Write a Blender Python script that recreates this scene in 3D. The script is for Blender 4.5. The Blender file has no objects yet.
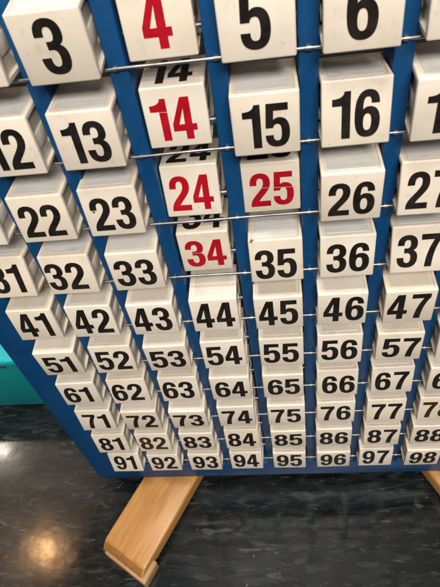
import bpy, bmesh, math, random
from mathutils import Matrix, Vector

random.seed(7)
S = 0.055                       # one column pitch of the board, in metres
scene = bpy.context.scene
col = scene.collection

# ------------------------------------------------------------------ camera
cd = bpy.data.cameras.new('camera')
cam = bpy.data.objects.new('camera', cd)
col.objects.link(cam)
cd.sensor_fit = 'VERTICAL'
cd.sensor_height = 36.0
cd.lens = 559.378 / 587.0 * 36.0
cd.clip_start = 0.02
cd.clip_end = 100
right = Vector((0.9915, 0.0281, -0.1270))
down = Vector((-0.0596, -0.7695, -0.6358))
fwd = Vector((-0.1156, 0.6380, -0.7613))
m = Matrix((right, -down, -fwd)).transposed().to_4x4()
m.translation = Vector((5.13026, -5.67052, 2.90952)) * S
cam.matrix_world = m
cd.dof.use_dof = True
cd.dof.focus_distance = 9.5 * S
cd.dof.aperture_fstop = 22.0
scene.camera = cam

# ------------------------------------------------------------------ world + lamps (an indoor room)
w = bpy.data.worlds.new('World')
scene.world = w
w.use_nodes = True
bg = w.node_tree.nodes['Background']
bg.inputs['Color'].default_value = (1.0, 0.90, 0.78, 1)
bg.inputs['Strength'].default_value = 0.075


def area(name, loc, target, sx, sy, watts, color, shape='RECTANGLE'):
    l = bpy.data.lights.new(name, 'AREA')
    l.shape = shape
    l.size = sx * S
    l.size_y = sy * S
    l.energy = watts
    l.color = color
    o = bpy.data.objects.new(name, l)
    col.objects.link(o)
    o.location = Vector(loc) * S
    d = (Vector(target) - Vector(loc)) * S
    o.rotation_euler = d.to_track_quat('-Z', 'Y').to_euler()
    return o


area('ceiling_panel_lamp', (10, -29, 28), (5.5, 0, -5), 18, 9, 70, (1.0, 0.935, 0.855))
area('overhead_panel_lamp', (3, -7, 37), (5, -2, -12), 18, 6, 40, (1.0, 0.95, 0.88))
area('warm_bulb_lamp', (-21.6, 10.7, 33), (-1.4, -1.6, -12), 1.5, 2.0, 2.5, (1.0, 0.53, 0.21), 'ELLIPSE')
area('pale_bulb_lamp', (-30.2, 22.2, 33), (-3.6, 1.4, -12), 1.5, 1.5, 1.9, (1.0, 0.88, 0.76), 'ELLIPSE')
area('added_bounce_fill', (-37, 17, 39), (-2, -1, -12), 30, 28, 8.5, (1.0, 0.76, 0.57))  # added source standing for wall and ceiling bounce, gives the floor its brown sheen

scene.view_settings.view_transform = 'Standard'
scene.view_settings.look = 'None'
scene.view_settings.gamma = 1.0
scene.view_settings.exposure = 0.0


# ------------------------------------------------------------------ materials
class NT:
    def __init__(self, name):
        self.m = bpy.data.materials.new(name)
        self.m.use_nodes = True
        self.t = self.m.node_tree
        self.b = self.t.nodes['Principled BSDF']

    def n(self, typ, **kw):
        nd = self.t.nodes.new(typ)
        for k, v in kw.items():
            if k in nd.inputs:
                nd.inputs[k].default_value = v
            else:
                setattr(nd, k, v)
        return nd

    def l(self, a, b):
        self.t.links.new(a, b)

    def coords(self, scale=(1, 1, 1), src='Object', per_object=False):
        tc = self.n('ShaderNodeTexCoord')
        mp = self.n('ShaderNodeMapping')
        mp.inputs['Scale'].default_value = scale
        self.l(tc.outputs[src], mp.inputs['Vector'])
        if per_object:
            oi = self.n('ShaderNodeObjectInfo')
            cm = self.n('ShaderNodeCombineXYZ')
            mu = self.n('ShaderNodeMath', operation='MULTIPLY')
            mu.inputs[1].default_value = 37.0
            self.l(oi.outputs['Random'], mu.inputs[0])
            for a in 'XYZ':
                self.l(mu.outputs[0], cm.inputs[a])
            self.l(cm.outputs[0], mp.inputs['Location'])
        return mp.outputs['Vector']

    def noise(self, vec, scale, detail=4, rough=0.55):
        nd = self.n('ShaderNodeTexNoise')
        nd.inputs['Scale'].default_value = scale
        nd.inputs['Detail'].default_value = detail
        nd.inputs['Roughness'].default_value = rough
        self.l(vec, nd.inputs['Vector'])
        return nd.outputs['Fac']

    def ramp(self, fac, stops):
        r = self.n('ShaderNodeValToRGB')
        e = r.color_ramp.elements
        while len(e) < len(stops):
            e.new(0.5)
        for i, (p, c) in enumerate(stops):
            e[i].position = p
            e[i].color = c if len(c) == 4 else (*c, 1)
        self.l(fac, r.inputs['Fac'])
        return r.outputs['Color']

    def mix(self, fac, a, b, mode='MIX'):
        x = self.n('ShaderNodeMix', data_type='RGBA', blend_type=mode)
        for s, v in ((0, fac), (6, a), (7, b)):
            if isinstance(v, (int, float)):
                x.inputs[s].default_value = v
            elif isinstance(v, tuple):
                x.inputs[s].default_value = (*v, 1)
            else:
                self.l(v, x.inputs[s])
        return x.outputs[2]

    def bump(self, h, strength=0.2, dist=0.001):
        b = self.n('ShaderNodeBump')
        b.inputs['Strength'].default_value = strength
        b.inputs['Distance'].default_value = dist
        self.l(h, b.inputs['Height'])
        self.l(b.outputs['Normal'], self.b.inputs['Normal'])


def g(v):
    return (v, v, v)


def cream(name, base, dark, rough):
    t = NT(name)
    v = t.coords(per_object=True)
    mott = t.noise(v, 38, 5, 0.6)
    c = t.mix(t.ramp(mott, [(0.35, g(0)), (0.75, g(1))]), base, dark)
    # grime specks and thin handling scuffs with shapes of their own
    sp = t.noise(v, 420, 2, 0.5)
    c = t.mix(t.ramp(sp, [(0.70, g(0)), (0.78, g(0.55))]), c, (0.22, 0.17, 0.11))
    v2 = t.coords((1, 1, 0.12), per_object=True)
    sc = t.noise(v2, 300, 3, 0.6)
    c = t.mix(t.ramp(sc, [(0.66, g(0)), (0.76, g(0.3))]), c, (0.40, 0.33, 0.24))
    sm = t.noise(t.coords((1, 0.6, 1), per_object=True), 70, 6, 0.75)
    c = t.mix(t.ramp(sm, [(0.56, g(0)), (0.72, g(0.34))]), c, (0.42, 0.34, 0.25))
    oi = t.n('ShaderNodeObjectInfo')
    tint = t.ramp(oi.outputs['Random'], [(0, (0.90, 0.88, 0.84)), (0.35, (1, 1, 1)), (0.7, (0.97, 0.945, 0.90)), (1, (0.93, 0.92, 0.91))])
    c = t.mix(1.0, c, tint, 'MULTIPLY')
    t.l(c, t.b.inputs['Base Color'])
    t.l(t.ramp(mott, [(0.3, g(rough - 0.06)), (0.7, g(rough + 0.1))]), t.b.inputs['Roughness'])
    t.b.inputs['Specular IOR Level'].default_value = 0.45
    t.bump(t.noise(v, 160, 4), 0.10, 0.0006)
    return t.m


M_block = cream('cream_plastic', (0.76, 0.693, 0.602), (0.68, 0.606, 0.508), 0.36)
M_panel = cream('cloudy_label_plastic', (0.70, 0.645, 0.57), (0.60, 0.55, 0.475), 0.30)

t = NT('grey_worn_film')
v = t.coords(per_object=True)
a_ = t.noise(t.coords((0.25, 1, 1), per_object=True), 150, 5, 0.7)
c = t.mix(t.ramp(a_, [(0.42, g(0)), (0.62, g(1))]), (0.62, 0.61, 0.585), (0.70, 0.685, 0.65))
c = t.mix(t.ramp(t.noise(t.coords((0.5, 1, 1), per_object=True), 60, 5, 0.7), [(0.58, g(0)), (0.66, g(0.6))]), c, (0.46, 0.445, 0.42))
t.l(c, t.b.inputs['Base Color'])
t.l(t.ramp(a_, [(0.4, g(0.14)), (0.65, g(0.34))]), t.b.inputs['Roughness'])
t.bump(a_, 0.2, 0.0006)
M_film = t.m


def ink(name, c, c2):
    t = NT(name)
    v = t.coords(per_object=True)
    n_ = t.noise(v, 120, 5, 0.6)
    t.l(t.mix(t.ramp(n_, [(0.4, g(0)), (0.75, g(1))]), c, c2), t.b.inputs['Base Color'])
    t.b.inputs['Roughness'].default_value = 0.55
    t.b.inputs['Specular IOR Level'].default_value = 0.16
    return t.m


M_black = ink('black_ink', (0.008, 0.007, 0.006), (0.022, 0.018, 0.015))
M_brown = ink('faded_ink', (0.030, 0.014, 0.008), (0.07, 0.035, 0.018))
M_red = ink('red_ink', (0.34, 0.003, 0.010), (0.43, 0.006, 0.015))

t = NT('brown_stain')
t.l(t.ramp(t.noise(t.coords(), 400, 3), [(0.3, (0.10, 0.045, 0.015)), (0.7, (0.24, 0.13, 0.05))]), t.b.inputs['Base Color'])
t.b.inputs['Roughness'].default_value = 0.7
M_stain = t.m

t = NT('blue_plastic')
v = t.coords()
n_ = t.noise(v, 14, 5, 0.6)
c = t.mix(t.ramp(n_, [(0.3, g(0)), (0.7, g(1))]), (0.0020, 0.043, 0.132), (0.0030, 0.052, 0.158))
n2 = t.noise(t.coords((1, 1, 0.2)), 260, 4, 0.7)
c = t.mix(t.ramp(n2, [(0.66, g(0)), (0.74, g(0.45))]), c, (0.06, 0.13, 0.27))
rub = t.noise(t.coords((1, 1, 0.5)), 75, 6, 0.8)
c = t.mix(t.ramp(rub, [(0.62, g(0)), (0.70, g(0.5))]), c, (0.012, 0.075, 0.20))
t.b.inputs['Specular IOR Level'].default_value = 0.3
t.l(c, t.b.inputs['Base Color'])
t.l(t.ramp(n_, [(0.3, g(0.34)), (0.7, g(0.5))]), t.b.inputs['Roughness'])
t.bump(t.noise(v, 220, 3), 0.12, 0.0006)
M_blue = t.m

t = NT('bright_wire')
v = t.coords()
t.b.inputs['Metallic'].default_value = 1.0
t.l(t.ramp(t.noise(v, 90, 4), [(0.3, (0.17, 0.168, 0.165)), (0.7, (0.33, 0.325, 0.32))]), t.b.inputs['Base Color'])
t.b.inputs['Roughness'].default_value = 0.42
M_wire = t.m
t = NT('dull_clip_metal')
v = t.coords()
t.b.inputs['Metallic'].default_value = 0.9
t.l(t.ramp(t.noise(v, 200, 4), [(0.3, (0.13, 0.13, 0.13)), (0.7, (0.32, 0.32, 0.31))]), t.b.inputs['Base Color'])
t.b.inputs['Roughness'].default_value = 0.4
M_clip = t.m

t = NT('honey_wood')
v = t.coords((1, 0.10, 1))
gr = t.noise(v, 190, 6, 0.62)
wide = t.noise(t.coords((1, 0.35, 1)), 34, 4, 0.5)
c = t.mix(t.ramp(gr, [(0.32, g(0)), (0.68, g(1))]), (0.46, 0.225, 0.066), (0.31, 0.128, 0.031))
c = t.mix(t.ramp(wide, [(0.4, g(0)), (0.75, g(0.6))]), c, (0.52, 0.285, 0.10))
dn = t.noise(t.coords(), 230, 2)
c = t.mix(t.ramp(dn, [(0.74, g(0)), (0.79, g(0.7))]), c, (0.66, 0.47, 0.27))
t.l(c, t.b.inputs['Base Color'])
t.b.inputs['Roughness'].default_value = 0.36
t.bump(gr, 0.12, 0.0006)
M_wood = t.m
t = NT('end_grain_wood')
v = t.coords((1, 1, 2.5))
gr = t.noise(v, 240, 5, 0.6)
t.l(t.ramp(gr, [(0.3, (0.19, 0.080, 0.022)), (0.7, (0.33, 0.155, 0.048))]), t.b.inputs['Base Color'])
t.b.inputs['Roughness'].default_value = 0.45
M_end = t.m
t = NT('pale_pad')
v = t.coords()
t.l(t.ramp(t.noise(v, 90, 5), [(0.3, (0.30, 0.17, 0.075)), (0.7, (0.42, 0.26, 0.125))]), t.b.inputs['Base Color'])
t.b.inputs['Roughness'].default_value = 0.5
M_pad = t.m

def teal(name, a, b):
    t = NT(name)
    v = t.coords()
    c = t.ramp(t.noise(v, 9, 5, 0.6), [(0.3, a), (0.7, b)])
    c = t.mix(t.ramp(t.noise(t.coords((0.3, 1, 1)), 120, 6, 0.75), [(0.58, g(0)), (0.70, g(0.45))]), c, (0.02, 0.10, 0.10))
    t.l(c, t.b.inputs['Base Color'])
    t.b.inputs['Roughness'].default_value = 0.4
    t.bump(t.noise(v, 120, 3), 0.08, 0.0006)
    return t.m


M_teal = teal('teal_plastic', (0.002, 0.165, 0.175), (0.004, 0.215, 0.225))
M_teal_lit = teal('teal_plastic_lit', (0.004, 0.40, 0.44), (0.006, 0.48, 0.52))  # brighter copy of the teal, overhead light painted into the seat colour

# floor: dark marbled vinyl tiles, streaks in the tile's own colour
t = NT('marbled_vinyl')
tc = t.n('ShaderNodeTexCoord')
sep = t.n('ShaderNodeSeparateXYZ')
t.l(tc.outputs['Object'], sep.inputs[0])
wob = t.noise(tc.outputs['Object'], 26, 3)


def streak(scale, sx, sy, lo, hi, off):
    mp = t.n('ShaderNodeMapping')
    mp.inputs['Scale'].default_value = (sx, sy, 1)
    mp.inputs['Location'].default_value = (off, off * 0.7, 0)
    mp.inputs['Rotation'].default_value = (0, 0, 0.06)
    t.l(tc.outputs['Object'], mp.inputs['Vector'])
    nd = t.n('ShaderNodeTexNoise')
    nd.inputs['Scale'].default_value = scale
    nd.inputs['Detail'].default_value = 5.0
    nd.inputs['Roughness'].default_value = 0.5
    nd.inputs['Distortion'].default_value = 0.9
    t.l(mp.outputs[0], nd.inputs['Vector'])
    return t.ramp(nd.outputs['Fac'], [(lo, g(0)), (hi, g(1))])


base = t.mix(t.ramp(t.noise(tc.outputs['Object'], 13, 5, 0.65), [(0.35, g(0)), (0.7, g(1))]), (0.0050, 0.0066, 0.0076), (0.0092, 0.0115, 0.0122))
c = t.mix(streak(36, 0.42, 1.6, 0.44, 0.62, 0.0), base, (0.0150, 0.0180, 0.0188))
c = t.mix(streak(62, 0.42, 1.6, 0.55, 0.64, 3.1), c, (0.0260, 0.0305, 0.0312))
c = t.mix(streak(56, 0.36, 1.7, 0.54, 0.66, 7.7), c, (0.0042, 0.0052, 0.0060))
c = t.mix(streak(46, 0.44, 1.6, 0.63, 0.69, 11.3), c, (0.048, 0.053, 0.053))
c = t.mix(streak(120, 0.5, 1.5, 0.66, 0.71, 5.3), c, (0.048, 0.052, 0.050))
c = t.mix(streak(160, 0.8, 1.2, 0.71, 0.75, 9.9), c, (0.11, 0.11, 0.105))


def tile_line(axis, origin):
    a = t.n('ShaderNodeMath', operation='ADD')
    a.inputs[1].default_value = -origin + 200 * 5.545 * S
    t.l(sep.outputs[axis], a.inputs[0])
    f = t.n('ShaderNodeMath', operation='MODULO')
    f.inputs[1].default_value = 5.545 * S
    t.l(a.outputs[0], f.inputs[0])
    p = t.n('ShaderNodeMath', operation='PINGPONG')
    p.inputs[1].default_value = 5.545 * S / 2
    t.l(f.outputs[0], p.inputs[0])
    lt = t.n('ShaderNodeMath', operation='LESS_THAN')
    lt.inputs[1].default_value = 0.0005
    t.l(p.outputs[0], lt.inputs[0])
    return lt.outputs[0]


mx = t.n('ShaderNodeMath', operation='MAXIMUM')
t.l(tile_line(0, -2.43 * S), mx.inputs[0])
t.l(tile_line(1, 2.1 * S), mx.inputs[1])
c = t.mix(mx.outputs[0], c, (0.020, 0.020, 0.019))
t.l(c, t.b.inputs['Base Color'])
rn = t.noise(tc.outputs['Object'], 22, 5, 0.6)
t.l(t.ramp(rn, [(0.3, g(0.09)), (0.7, g(0.18))]), t.b.inputs['Roughness'])
t.b.inputs['Specular IOR Level'].default_value = 0.5
add = t.n('ShaderNodeMath', operation='ADD')
t.l(t.noise(tc.outputs['Object'], 34, 2), add.inputs[0])
mm = t.n('ShaderNodeMath', operation='MULTIPLY')
mm.inputs[1].default_value = 0.10
t.l(t.noise(tc.outputs['Object'], 330, 3), mm.inputs[0])
t.l(mm.outputs[0], add.inputs[1])
t.bump(add.outputs[0], 0.10, 0.0014)
M_floor = t.m


# ------------------------------------------------------------------ helpers
def link(name, bm, mat, parent=None, smooth=True, loc=None):
    me = bpy.data.meshes.new(name)
    bm.normal_update()
    bm.to_mesh(me)
    bm.free()
    for mt in (mat if isinstance(mat, (list, tuple)) else [mat]):
        me.materials.append(mt)
    if smooth:
        me.shade_smooth()
        me.set_sharp_from_angle(angle=math.radians(38))
    o = bpy.data.objects.new(name, me)
    col.objects.link(o)
    if loc is not None:
        o.location = Vector(loc) * S
    if parent is not None:
        o.parent = parent
    return o


def tag(o, label, cat, group=None):
    o['label'] = label
    o['category'] = cat
    if group:
        o['group'] = group


def empty(name, loc):
    o = bpy.data.objects.new(name, None)
    o.empty_display_size = 0.02
    col.objects.link(o)
    o.location = Vector(loc) * S
    return o


def box(bm, x0, x1, y0, y1, z0, z1, bev=0.0, seg=2):
    """box in pitch units, scaled to metres"""
    r = bmesh.ops.create_cube(bm, size=1.0)
    vs = r['verts']
    for v_ in vs:
        v_.co = Vector((x0 + (v_.co.x + .5) * (x1 - x0), y0 + (v_.co.y + .5) * (y1 - y0), z0 + (v_.co.z + .5) * (z1 - z0))) * S
    if bev > 0:
        es = list({e for v_ in vs for e in v_.link_edges})
        bmesh.ops.bevel(bm, geom=es, offset=bev * S, segments=seg, profile=0.5, affect='EDGES')


def tube(bm, p0, p1, r, n=12):
    p0, p1 = Vector(p0) * S, Vector(p1) * S
    d = p1 - p0
    mt = Matrix.Translation((p0 + p1) / 2) @ d.to_track_quat('Z', 'Y').to_matrix().to_4x4()
    bmesh.ops.create_cone(bm, cap_ends=True, segments=n, radius1=r * S, radius2=r * S, depth=d.length, matrix=mt)


# ------------------------------------------------------------------ numerals: outlines in a box 1 high
DIG = {
    '0': (.56, ["M .28 1 C .47 1 .56 .88 .56 .70 L .56 .30 C .56 .12 .47 0 .28 0 C .09 0 0 .12 0 .30 L 0 .70 C 0 .88 .09 1 .28 1",
                "M .28 .87 C .36 .87 .385 .8 .385 .72 L .385 .28 C .385 .2 .36 .13 .28 .13 C .2 .13 .175 .2 .175 .28 L .175 .72 C .175 .8 .2 .87 .28 .87"]),
    '1': (.42, ["M .22 0 L .40 0 L .40 1 L .275 1 C .255 .90 .175 .855 .0 .85 L .0 .72 L .22 .72 L .22 0"]),
    '2': (.56, ["M 0 .66 L .172 .66 C .172 .80 .2 .87 .28 .87 C .35 .87 .38 .82 .38 .73 C .38 .62 .33 .55 .2 .40 C .08 .27 0 .17 0 .04 L 0 0 L .55 0 L .55 .148 L .215 .148 C .24 .21 .3 .27 .37 .35 C .5 .5 .557 .58 .557 .73 C .557 .90 .46 1 .285 1 C .09 1 0 .88 0 .66"]),
    '3': (.56, ["M .005 .70 L .172 .70 C .172 .80 .2 .87 .275 .87 C .35 .87 .375 .82 .375 .74 C .375 .64 .34 .59 .26 .59 L .20 .59 L .20 .46 L .27 .46 C .355 .46 .385 .40 .385 .30 C .385 .19 .35 .13 .28 .13 C .2 .13 .172 .19 .172 .30 L 0 .30 C 0 .10 .09 0 .28 0 C .46 0 .56 .11 .56 .30 C .56 .42 .52 .50 .42 .535 C .51 .57 .545 .64 .545 .74 C .545 .90 .45 1 .28 1 C .1 1 .005 .89 .005 .70"]),
    '4': (.58, ["M .29 0 L .46 0 L .46 .215 L .57 .215 L .57 .355 L .46 .355 L .46 1 L .255 1 L -.01 .38 L -.01 .215 L .29 .215 L .29 0",
                "M .29 .355 L .125 .355 L .29 .76 L .29 .355"]),
    '5': (.56, ["M .04 1 L .525 1 L .525 .855 L .19 .855 L .18 .62 C .22 .66 .26 .68 .32 .68 C .48 .68 .56 .56 .56 .36 C .56 .12 .46 0 .27 0 C .10 0 0 .09 0 .27 L .17 .27 C .17 .18 .2 .13 .275 .13 C .36 .13 .385 .2 .385 .34 C .385 .48 .36 .55 .28 .55 C .22 .55 .18 .52 .17 .46 L .01 .46 L .04 1"]),
    '6': (.56, ["M .54 .73 L .375 .73 C .37 .82 .35 .87 .285 .87 C .2 .87 .172 .8 .172 .62 L .172 .57 C .21 .62 .26 .645 .33 .645 C .48 .645 .56 .53 .56 .34 C .56 .12 .46 0 .285 0 C .09 0 0 .13 0 .46 C 0 .82 .1 1 .29 1 C .45 1 .53 .91 .54 .73",
                "M .283 .515 C .35 .515 .385 .45 .385 .325 C .385 .2 .355 .13 .283 .13 C .21 .13 .178 .2 .178 .325 C .178 .45 .21 .515 .283 .515"]),
    '7': (.56, ["M .01 1 L .55 1 L .55 .87 C .42 .66 .34 .40 .325 0 L .145 0 C .165 .35 .25 .62 .38 .85 L .01 .85 L .01 1"]),
    '8': (.56, ["M .28 1 C .45 1 .54 .90 .54 .75 C .54 .64 .5 .57 .43 .53 C .52 .48 .56 .40 .56 .28 C .56 .1 .46 0 .28 0 C .1 0 0 .1 0 .28 C 0 .40 .04 .48 .13 .53 C .06 .57 .02 .64 .02 .75 C .02 .90 .11 1 .28 1",
                "M .28 .875 C .345 .875 .372 .82 .372 .735 C .372 .65 .345 .59 .28 .59 C .215 .59 .188 .65 .188 .735 C .188 .82 .215 .875 .28 .875",
                "M .28 .46 C .35 .46 .385 .39 .385 .29 C .385 .19 .35 .125 .28 .125 C .21 .125 .175 .19 .175 .29 C .175 .39 .21 .46 .28 .46"]),
}


def path_pts(s, n=9):
    tok = s.split()
    i = 0
    pts = []
    while i < len(tok):
        k = tok[i]
        i += 1
        if k in 'ML':
            pts.append((float(tok[i]), float(tok[i + 1])))
            i += 2
        else:
            a = pts[-1]
            q = [(float(tok[i + 2 * j]), float(tok[i + 2 * j + 1])) for j in range(3)]
            i += 6
            for s_ in range(1, n + 1):
                u = s_ / n
                pts.append(tuple((1 - u) ** 3 * a[d] + 3 * (1 - u) ** 2 * u * q[0][d] + 3 * (1 - u) * u * u * q[1][d] + u ** 3 * q[2][d] for d in (0, 1)))
    if math.dist(pts[0], pts[-1]) < 1e-6:
        pts.pop()
    return pts


DIG['9'] = (.56, [' '.join(DIG['6'][1])])
_contours = {k: [path_pts(c) for c in v_[1]] for k, v_ in DIG.items() if k != '9'}
_contours['9'] = [[(.56 - x, 1 - y) for x, y in c_] for c_ in _contours['6']]


def embolden(cont, d, hole):
    n_ = len(cont)
    area_ = sum(cont[k][0] * cont[(k + 1) % n_][1] - cont[(k + 1) % n_][0] * cont[k][1] for k in range(n_))
    sg = (1 if area_ > 0 else -1) * (-1 if hole else 1)
    out = []
    for k in range(n_):
        p, q, r_ = (Vector(cont[(k + o_) % n_]) for o_ in (-1, 0, 1))
        a, b = (q - p).normalized(), (r_ - q).normalized()
        na, nb = Vector((a.y, -a.x)), Vector((b.y, -b.x))
        mid = na + nb
        mid = mid / max(0.5, mid.length_squared / 2)
        v_ = q + mid * d * sg
        out.append((v_.x, v_.y))
    return out


for ch_, cs_ in _contours.items():
    _contours[ch_] = [embolden(c_, 0.010, k_ > 0) for k_, c_ in enumerate(cs_)]


def numeral_mesh(text, h, wide, gap, cut=None, cut_side=None):
    """flat outlines filled by a 2D curve, turned into a mesh lying in x (across) / y (up), metres, centred in x, foot at y=0"""
    total = sum(DIG[ch][0] for ch in text) * wide * h + gap * (len(text) - 1)
    cu = bpy.data.curves.new('numeral', 'CURVE')
    cu.dimensions = '2D'
    cu.fill_mode = 'BOTH'
    cu.extrude = 0.0022 * S
    x = -total / 2
    for ch in text:
        for cont in _contours[ch]:
            sp = cu.splines.new('POLY')
            sp.points.add(len(cont) - 1)
            for p_, (a, b) in zip(sp.points, cont):
                p_.co = ((x + a * wide * h) * S, b * h * S, 0, 1)
            sp.use_cyclic_u = True
        x += DIG[ch][0] * wide * h + gap
    o = bpy.data.objects.new('numeral_curve', cu)
    col.objects.link(o)
    dg = bpy.context.evaluated_depsgraph_get()
    me = bpy.data.meshes.new_from_object(o.evaluated_get(dg))
    me.materials.clear()
    bpy.data.objects.remove(o)
    bpy.data.curves.remove(cu)
    if cut is not None:                     # a thin line where the red film has parted
        bm = bmesh.new()
        bm.from_mesh(me)
        for d_ in (-0.0028, 0.0028):
            bmesh.ops.bisect_plane(bm, geom=bm.verts[:] + bm.edges[:] + bm.faces[:], plane_co=(0, (cut + d_) * S, 0), plane_no=(0.05, 1, 0))
        kill = [f for f in bm.faces if abs(f.calc_center_median().y + 0.05 * f.calc_center_median().x - cut * S) < 0.0027 * S and (cut_side is None or f.calc_center_median().x * cut_side > 0)]
        bmesh.ops.delete(bm, geom=kill, context='FACES')
        bm.to_mesh(me)
        bm.free()
    return me


# ------------------------------------------------------------------ floor
bm = bmesh.new()
bmesh.ops.create_grid(bm, x_segments=1, y_segments=1, size=7.0)
FLOOR = -12.0
fl = link('floor', bm, M_floor, smooth=False, loc=(0, 0, FLOOR))
fl['kind'] = 'structure'

# ------------------------------------------------------------------ the board
PZ = 1.1351
YF = 0.03                        # front plane of the blue frame
YB = 0.58
board = empty('number_board', (5.5, 0.3, FLOOR))
tag(board, 'large blue plastic frame strung with silver wires, standing on splayed wooden feet', 'number board')
board_off = Vector((-5.5, -0.3, -FLOOR)) * S


def bpart(name, bm, mat, parent=board, **k):
    o = link(name, bm, mat, parent, **k)
    if parent is board:
        o.location = board_off
    return o


# outer frame with rounded corners
X0, X1, Z0, Z1 = -0.12, 11.12, -11.38, 1.62
IX0, IX1, IZ0, IZ1 = 0.575, 10.425, -10.62, 1.0


def rounded(x0, x1, z0, z1, r, n=8):
    out = []
    for cx, cz, a0 in ((x1 - r, z1 - r, 0), (x0 + r, z1 - r, 90), (x0 + r, z0 + r, 180), (x1 - r, z0 + r, 270)):
        for i in range(n + 1):
            a = math.radians(a0 + 90 * i / n)
            out.append((cx + r * math.cos(a), cz + r * math.sin(a)))
    return out


bm = bmesh.new()
n = 8
bev = 0.045
rings = []
for (inset, y) in ((0, YB), (0, YF + bev), (bev * 0.3, YF + bev * 0.3), (bev, YF)):
    rings.append([bm.verts.new(Vector((x, y, z)) * S) for x, z in rounded(X0 + inset, X1 - inset, Z0 + inset, Z1 - inset, 0.22 - inset * 0.7, n)])
for (inset, y) in ((bev, YF), (bev * 0.3, YF + bev * 0.3), (0, YF + bev), (0, YB)):
    rings.append([bm.verts.new(Vector((x, y, z)) * S) for x, z in rounded(IX0 - inset, IX1 + inset, IZ0 - inset, IZ1 + inset, 0.10, n)])
L = len(rings[0])
for a, b in zip(rings, rings[1:] + rings[:1]):
    for i in range(L):
        bm.faces.new((a[i], a[(i + 1) % L], b[(i + 1) % L], b[i]))
bmesh.ops.recalc_face_normals(bm, faces=bm.faces)
bpart('outer_frame', bm, M_blue)

bar_x = {3: 3.475, 4: 4.555, 5: 5.525, 6: 6.515}
for k in range(1, 10):
    bx = bar_x.get(k, k + 0.505)
    bm = bmesh.new()
    box(bm, bx - 0.108, bx + 0.108, YF + 0.004, YB - 0.01, IZ0 - 0.03, IZ1 + 0.03, 0.022, 2)
    bpart('divider_bar', bm, M_blue)

for r in range(10):
    z = -r * PZ
    bm = bmesh.new()
    # a slightly wavy drawn wire
    prev = None
    N = 44
    ph = random.uniform(0, 6)
    ring_prev = None
    for i in range(N + 1):
        x = 0.50 + 10.0 * i / N
        yy = 0.0
        zz = z + 0.006 * math.sin(x * 1.3 + ph) + 0.004 * math.sin(x * 3.1 + ph * 2)
        ring = [bm.verts.new(Vector((x, yy + 0.020 * math.cos(a * math.pi / 5), zz + 0.020 * math.sin(a * math.pi / 5))) * S) for a in range(10)]
        if ring_prev:
            for a in range(10):
                bm.faces.new((ring_prev[a], ring[a], ring[(a + 1) % 10], ring_prev[(a + 1) % 10]))
        else:
            bm.faces.new(ring)
        ring_prev = ring
    bm.faces.new(ring_prev[::-1])
    bmesh.ops.recalc_face_normals(bm, faces=bm.faces)
    wire = bpart('wire_rod', bm, M_wire)
    for k in range(1, 10):
        bx = bar_x.get(k, k + 0.505) + random.uniform(-.012, .012)
        bm = bmesh.new()
        zz = z + 0.006 * math.sin(bx * 1.3 + ph) + 0.004 * math.sin(bx * 3.1 + ph * 2)
        # a small staple crimped over the wire
        tube(bm, (bx - 0.024, -0.001, zz), (bx + 0.024, -0.001, zz), 0.029, 14)
        box(bm, bx - 0.014, bx + 0.014, -0.01, YF + 0.02, zz - 0.027, zz + 0.027, 0.006, 1)
        link('wire_clip', bm, M_clip, wire)
    # pivot rod running through the blocks of the row
    bm = bmesh.new()
    tube(bm, (0.52, 0.249, z + 0.258), (10.48, 0.249, z + 0.258), 0.035, 12)
    bpart('pivot_rod', bm, M_clip)

# wooden feet, splayed outwards
FT, FB = -11.395, -11.80


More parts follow.
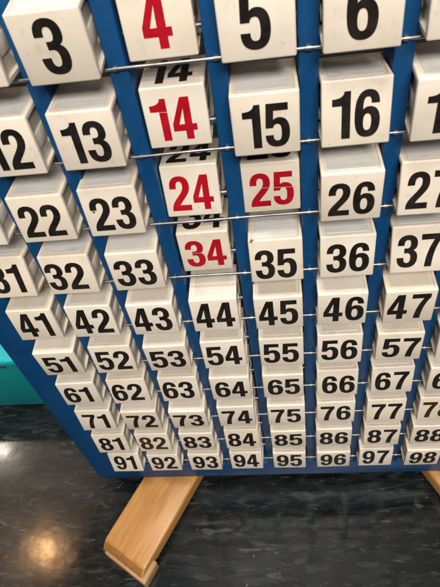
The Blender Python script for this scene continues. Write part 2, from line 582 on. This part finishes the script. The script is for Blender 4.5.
def foot(sgn):
    cx = 1.775 if sgn < 0 else 9.225
    u = Vector((-0.4615, -0.887, 0)).normalized()          # outward and forward
    if sgn > 0:
        u.x = -u.x
    ux = Vector((-u.y, u.x, 0))                           # across the foot
    W = 0.665
    Lf = 2.08                                            # front reach from the frame plane
    Lb = 2.4
    prof = [(Lf + 0.22, FB), (Lf + 0.235, FT - 0.26), (Lf + 0.20, FT - 0.19), (Lf + 0.05, FT - 0.035), (Lf - 0.03, FT), (-Lb, FT), (-Lb - 0.2, FT - 0.17), (-Lb - 0.2, FB)]
    bm = bmesh.new()
    # local frame: x across, y along, z up
    va = [bm.verts.new(Vector((-W, a, b)) * S) for a, b in prof]
    vb = [bm.verts.new(Vector((W, a, b)) * S) for a, b in prof]
    bm.faces.new(va)
    bm.faces.new(vb[::-1])
    k = len(prof)
    for i in range(k):
        f = bm.faces.new((va[i], vb[i], vb[(i + 1) % k], va[(i + 1) % k]))
        if i in (0, 1, 2):
            f.material_index = 1
    bmesh.ops.recalc_face_normals(bm, faces=bm.faces)
    es = [e for e in bm.edges if abs(e.verts[0].co.x - e.verts[1].co.x) < 1e-9 and min(e.verts[0].co.z, e.verts[1].co.z) > (FB + 0.01) * S]
    bmesh.ops.bevel(bm, geom=es, offset=0.055 * S, segments=3, profile=0.5, affect='EDGES')
    rot = Matrix((ux * -1, u, Vector((0, 0, 1)))).transposed().to_4x4()
    if rot.determinant() < 0:
        rot = Matrix((ux, u, Vector((0, 0, 1)))).transposed().to_4x4()
    side = 1 if rot[0][0] * -sgn > 0 else -1             # +1 where local x points to the inner side of the foot
    for v_ in bm.verts:                                   # the end is sawn a little out of square
        if v_.co.y > 0:
            v_.co.y += 0.10 * side * v_.co.x
    o = link('foot', bm, [M_wood, M_end], board)
    mt = Matrix.Translation(Vector((cx, 0, 0)) * S) @ rot
    o.matrix_local = Matrix.Translation(board_off) @ mt
    o['label'] = 'wooden foot splayed to the left' if sgn < 0 else 'wooden foot splayed to the right'
    for (a0, a1) in ((Lf - 0.30, Lf + 0.285), (-Lb - 0.3, -Lb + 0.35)):
        bm = bmesh.new()
        box(bm, *((-W + 0.09, W + 0.11) if side > 0 else (-W - 0.11, W - 0.09)), a0, a1, FLOOR + 0.005, FB + 0.19, 0.05, 3)
        for v_ in bm.verts:
            if a0 > 0:
                v_.co.y += 0.10 * side * v_.co.x
        link('foot_pad', bm, M_pad, o)
    return o


foot(-1)
foot(1)

# ------------------------------------------------------------------ teal bench behind
bench = empty('teal_bench', (-4, 3.4, FLOOR))
tag(bench, 'low teal plastic bench on the floor behind the blue frame', 'bench')
boff = Vector((4, -3.4, -FLOOR)) * S
for nm, args in (('front_panel', (-13, 2.2, 2.70, 2.86, FLOOR + 0.05, -9.70, 0.03)),
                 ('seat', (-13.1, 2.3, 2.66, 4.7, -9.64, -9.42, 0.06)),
                 ('end_panel', (2.0, 2.2, 2.88, 4.72, FLOOR + 0.03, -9.68, 0.03))):
    bm = bmesh.new()
    box(bm, *args, 2)
    o = link(nm, bm, M_teal_lit if nm == 'seat' else M_teal, bench)
    o.location = boff
bm = bmesh.new()
box(bm, -4.6, -2.86, 2.685, 2.72, -9.80, -9.71, 0.012, 2)  # raised dark strip stands in for the shade inside a handle slot
o = link('slot_shade_strip', bm, M_clip, bench)
o.location = boff

# ------------------------------------------------------------------ the number blocks
HW = 0.377
A_, B_, C_, E_ = 0.53, 0.21, 0.55, 0.24      # pivot to black face / red face / blank face / back face
PY, PZ0 = 0.249, 0.258                       # pivot seen from the stop wire


def block_body(yf, yb, zb, zt, recess_top):
    bm = bmesh.new()
    box(bm, -HW, HW, -yf, yb, -zb, zt, 0.022, 3)
    bm.faces.ensure_lookup_table()
    # hollow sides
    for sx in (-1, 1):
        f = max((f for f in bm.faces if f.normal.x * sx > 0.99), key=lambda f: f.calc_area())
        r = bmesh.ops.inset_individual(bm, faces=[f], thickness=0.055 * S, depth=0)
        bmesh.ops.inset_individual(bm, faces=[f], thickness=0.012 * S, depth=-0.045 * S)
    if recess_top:
        f = max((f for f in bm.faces if f.normal.z > 0.99), key=lambda f: f.calc_area())
        bmesh.ops.inset_individual(bm, faces=[f], thickness=0.035 * S, depth=0)
        bmesh.ops.inset_individual(bm, faces=[f], thickness=0.010 * S, depth=-0.009 * S)
    # moulded ribs inside the hollow sides
    for sx in (-1, 1):
        for k in (0.47,):
            zc = -zb + k * (zt + zb)
            x0_, x1_ = sorted((sx * (HW - 0.055), sx * (HW - 0.024)))
            box(bm, x0_, x1_, -yf + 0.085, yb - 0.085, zc - 0.10, zc + 0.10, 0.012, 2)
    # hubs on the pivot
    for sx in (-1, 1):
        tube(bm, (sx * (HW - 0.10), 0, 0), (sx * (HW - 0.012), 0, 0), 0.085, 20)
    me = bpy.data.meshes.new('body')
    bm.normal_update()
    bm.to_mesh(me)
    bm.free()
    me.materials.append(M_block)
    me.shade_smooth()
    me.set_sharp_from_angle(angle=math.radians(38))
    return me


ME_black = block_body(A_, E_, B_, C_, True)
ME_red = block_body(B_, C_, E_, A_, False)
# cloudy label plastic lying in the recess on the blank face
bm = bmesh.new()
box(bm, -HW + 0.088, HW - 0.088, -A_ + 0.088, E_ - 0.088, C_ - 0.0085, C_ - 0.004, 0.003, 1)
ME_panel = bpy.data.meshes.new('blank_label')
bm.to_mesh(ME_panel)
bm.free()
ME_panel.materials.append(M_panel)
ME_film = ME_panel.copy()
ME_film.materials.clear()
ME_film.materials.append(M_film)

# small shifts of the blocks on their rod (dx, dy, dz, extra lean)
FIT = {3: (-.011, -.004, -.026, -.1), 13: (-.016, -.013, .007, -.021), 12: (-.002, -.003, -.005, -.013), 15: (.024, -.003, -.007, -.015), 5: (.012, .004, -.002, 0), 6: (.018, -.006, -.015, 0), 16: (.009, -.004, .01, .114), 17: (-.004, -.008, -.012, -.057), 22: (-.003, .003, .001, .003), 23: (-.043, .009, .021, .031), 26: (.016, -.006, -.002, -.063), 27: (-.019, .002, -.005, .11), 31: (-.017, .001, .01, .128), 32: (-.016, 0, .014, .037), 33: (-.014, .005, .013, -.022), 35: (.031, .009, .006, .076), 36: (.018, .007, .012, .033), 37: (.006, .008, .01, .197), 41: (.004, .007, .003, -.02), 42: (-.016, .005, .013, -.007), 43: (.001, .002, 0, -.043), 44: (-.002, .003, .003, -.016), 45: (.014, -.005, -.007, -.04), 46: (-.009, .003, 0, -.062), 47: (-.001, -.011, -.005, -.069), 51: (.018, .009, -.001, -.103), 53: (.004, .009, .003, -.079), 55: (.012, -.001, -.003, .004), 57: (-.015, .007, .004, -.036), 67: (-.015, .008, .003, .051), 72: (-.005, -.01, -.005, -.057), 73: (.005, -.009, -.007, -.102), 75: (.012, -.01, -.006, -.023), 77: (-.023, -.011, -.01, .051), 91: (.043, .004, -.009, .096), 93: (0, -.005, -.002, .008), 95: (.003, -.002, -.001, -.023), 97: (-.029, .007, -.002, .033), 14: (-.009, -.002, .008, -.018), 4: (.004, -.006, -.013, 0), 24: (-.023, .001, .006, .088), 25: (.028, -.004, -.011, -.017), 34: (-.003, .012, .01, -.054)}
RED = {4, 14, 24, 25, 34}
CUT = {4: None, 14: .36, 24: None, 25: .285, 34: .27}
OX = {32: -.05, 14: -.03, 61: -.03, 62: -.03, 63: -.025, 46: .025, 57: .03, 66: .02}
BASE = {35: -.035, 66: -.025}
STAIN = {35: ((-0.325, -A_ + 0.022, C_ - 0.012), 0.032, 'brown chip on its top edge'), 23: ((-0.235, -A_ - 0.0008, 0.20), 0.020, 'small brown stain on its face')}


def label_for(nr):
    r, c_ = (nr - 1) // 10, (nr - 1) % 10
    colour = 'red' if nr in RED else 'black'
    if nr in STAIN:
        return 'cream block with %s %d, %s, below block %d' % (colour, nr, STAIN[nr][2], nr - 10)
    a = 'below block %d' % (nr - 10) if r > 0 else 'in the top row'
    b = 'at the left edge' if c_ == 0 else 'right of block %d' % (nr - 1)
    return 'cream block with %s %d on its front, %s, %s' % (colour, nr, a, b)


def flat(me, name, mat, parent, loc, mat_rot):
    if not me.materials:
        me.materials.append(mat)
    o = bpy.data.objects.new(name, me)
    col.objects.link(o)
    o.parent = parent
    o.matrix_local = Matrix.Translation(Vector(loc) * S) @ mat_rot
    return o


UP = Matrix.Rotation(math.radians(90), 4, 'X')       # face looking towards -y
LIE = Matrix.Identity(4)                             # face looking up, top away from the viewer
for r in range(10):
    for c_ in range(1, 11):
        nr = r * 10 + c_
        red = nr in RED
        dx, dy, dz, lean = FIT.get(nr, (random.uniform(-.012, .012), random.uniform(-.006, .006), random.uniform(-.006, .006), random.uniform(-.05, .05)))
        if red:
            th = 0.092 + lean
            fy, fz, lb, lz = 0.032, 0.0534, -B_, -E_
        else:
            th = 0.067 + lean
            fy, fz, lb, lz = -0.2954, 0.0829, -A_, -B_
        # lean about x so that the top goes back
        cs, sn = math.cos(th), math.sin(th)
        oy = fy + dy - (lb * cs + lz * sn)
        oz = fz + dz - (-lb * sn + lz * cs)
        root = empty('number_block', (c_ + dx, oy, -r * PZ + oz))
        root.rotation_euler = (-th, random.uniform(-.006, .006), random.uniform(-.012, .012))
        tag(root, label_for(nr), 'number block', 'number blocks on the blue board')
        body = bpy.data.objects.new('body', ME_red if red else ME_black)
        col.objects.link(body)
        body.parent = root
        s = str(nr)
        if len(s) == 1:
            h, wide, gap, base = 0.57, 0.90, 0.0, 0.115
        elif len(s) == 3:
            h, wide, gap, base = 0.46, 0.72, 0.03, 0.11
        else:
            h = (.52, .525, .51, .515, .575, .515, .515, .51, .52, .565)[r]
            wide = (.88, .90, .90, .93, .85, .96, .95, .96, .95, .84)[r]
            gap = 0.045
            base = 0.102 + BASE.get(nr, 0)
        ox = OX.get(nr, random.uniform(-.012, .012))
        if red:
            me = numeral_mesh(s, h, wide, gap, CUT[nr], -1 if nr in (14, 34) else None)
            flat(me, 'numeral', M_red, root, (ox, -B_ - 0.0012, -E_ + base), UP)
            me2 = numeral_mesh(s, h * 1.13, wide * 0.9, gap)
            o = flat(me2, 'numeral', M_black, root, (ox, -B_ + 0.095, A_ + 0.0012), LIE)
            o['label'] = 'black numeral on the upper face'
        else:
            me = numeral_mesh(s, h, wide, gap)
            flat(me, 'numeral', M_brown if nr in (82, 78) else M_black, root, (ox, -A_ - 0.0012, -B_ + base), UP)
            pn = bpy.data.objects.new('blank_label', ME_film if r < 4 else ME_panel)
            col.objects.link(pn)
            pn.parent = root
            if nr in STAIN:
                (sx, sy, sz), rad, _ = STAIN[nr]
                bm = bmesh.new()
                bmesh.ops.create_icosphere(bm, subdivisions=3, radius=rad * S)
                for v_ in bm.verts:
                    v_.co *= 1 + 0.35 * math.sin(v_.co.x / S * 190) * math.cos(v_.co.z / S * 150)
                    v_.co.y *= 0.9 if nr == 35 else 0.08
                    v_.co.z *= 0.55 if nr == 35 else 1.0
                link('stain', bm, M_stain, root, loc=(sx, sy, sz))
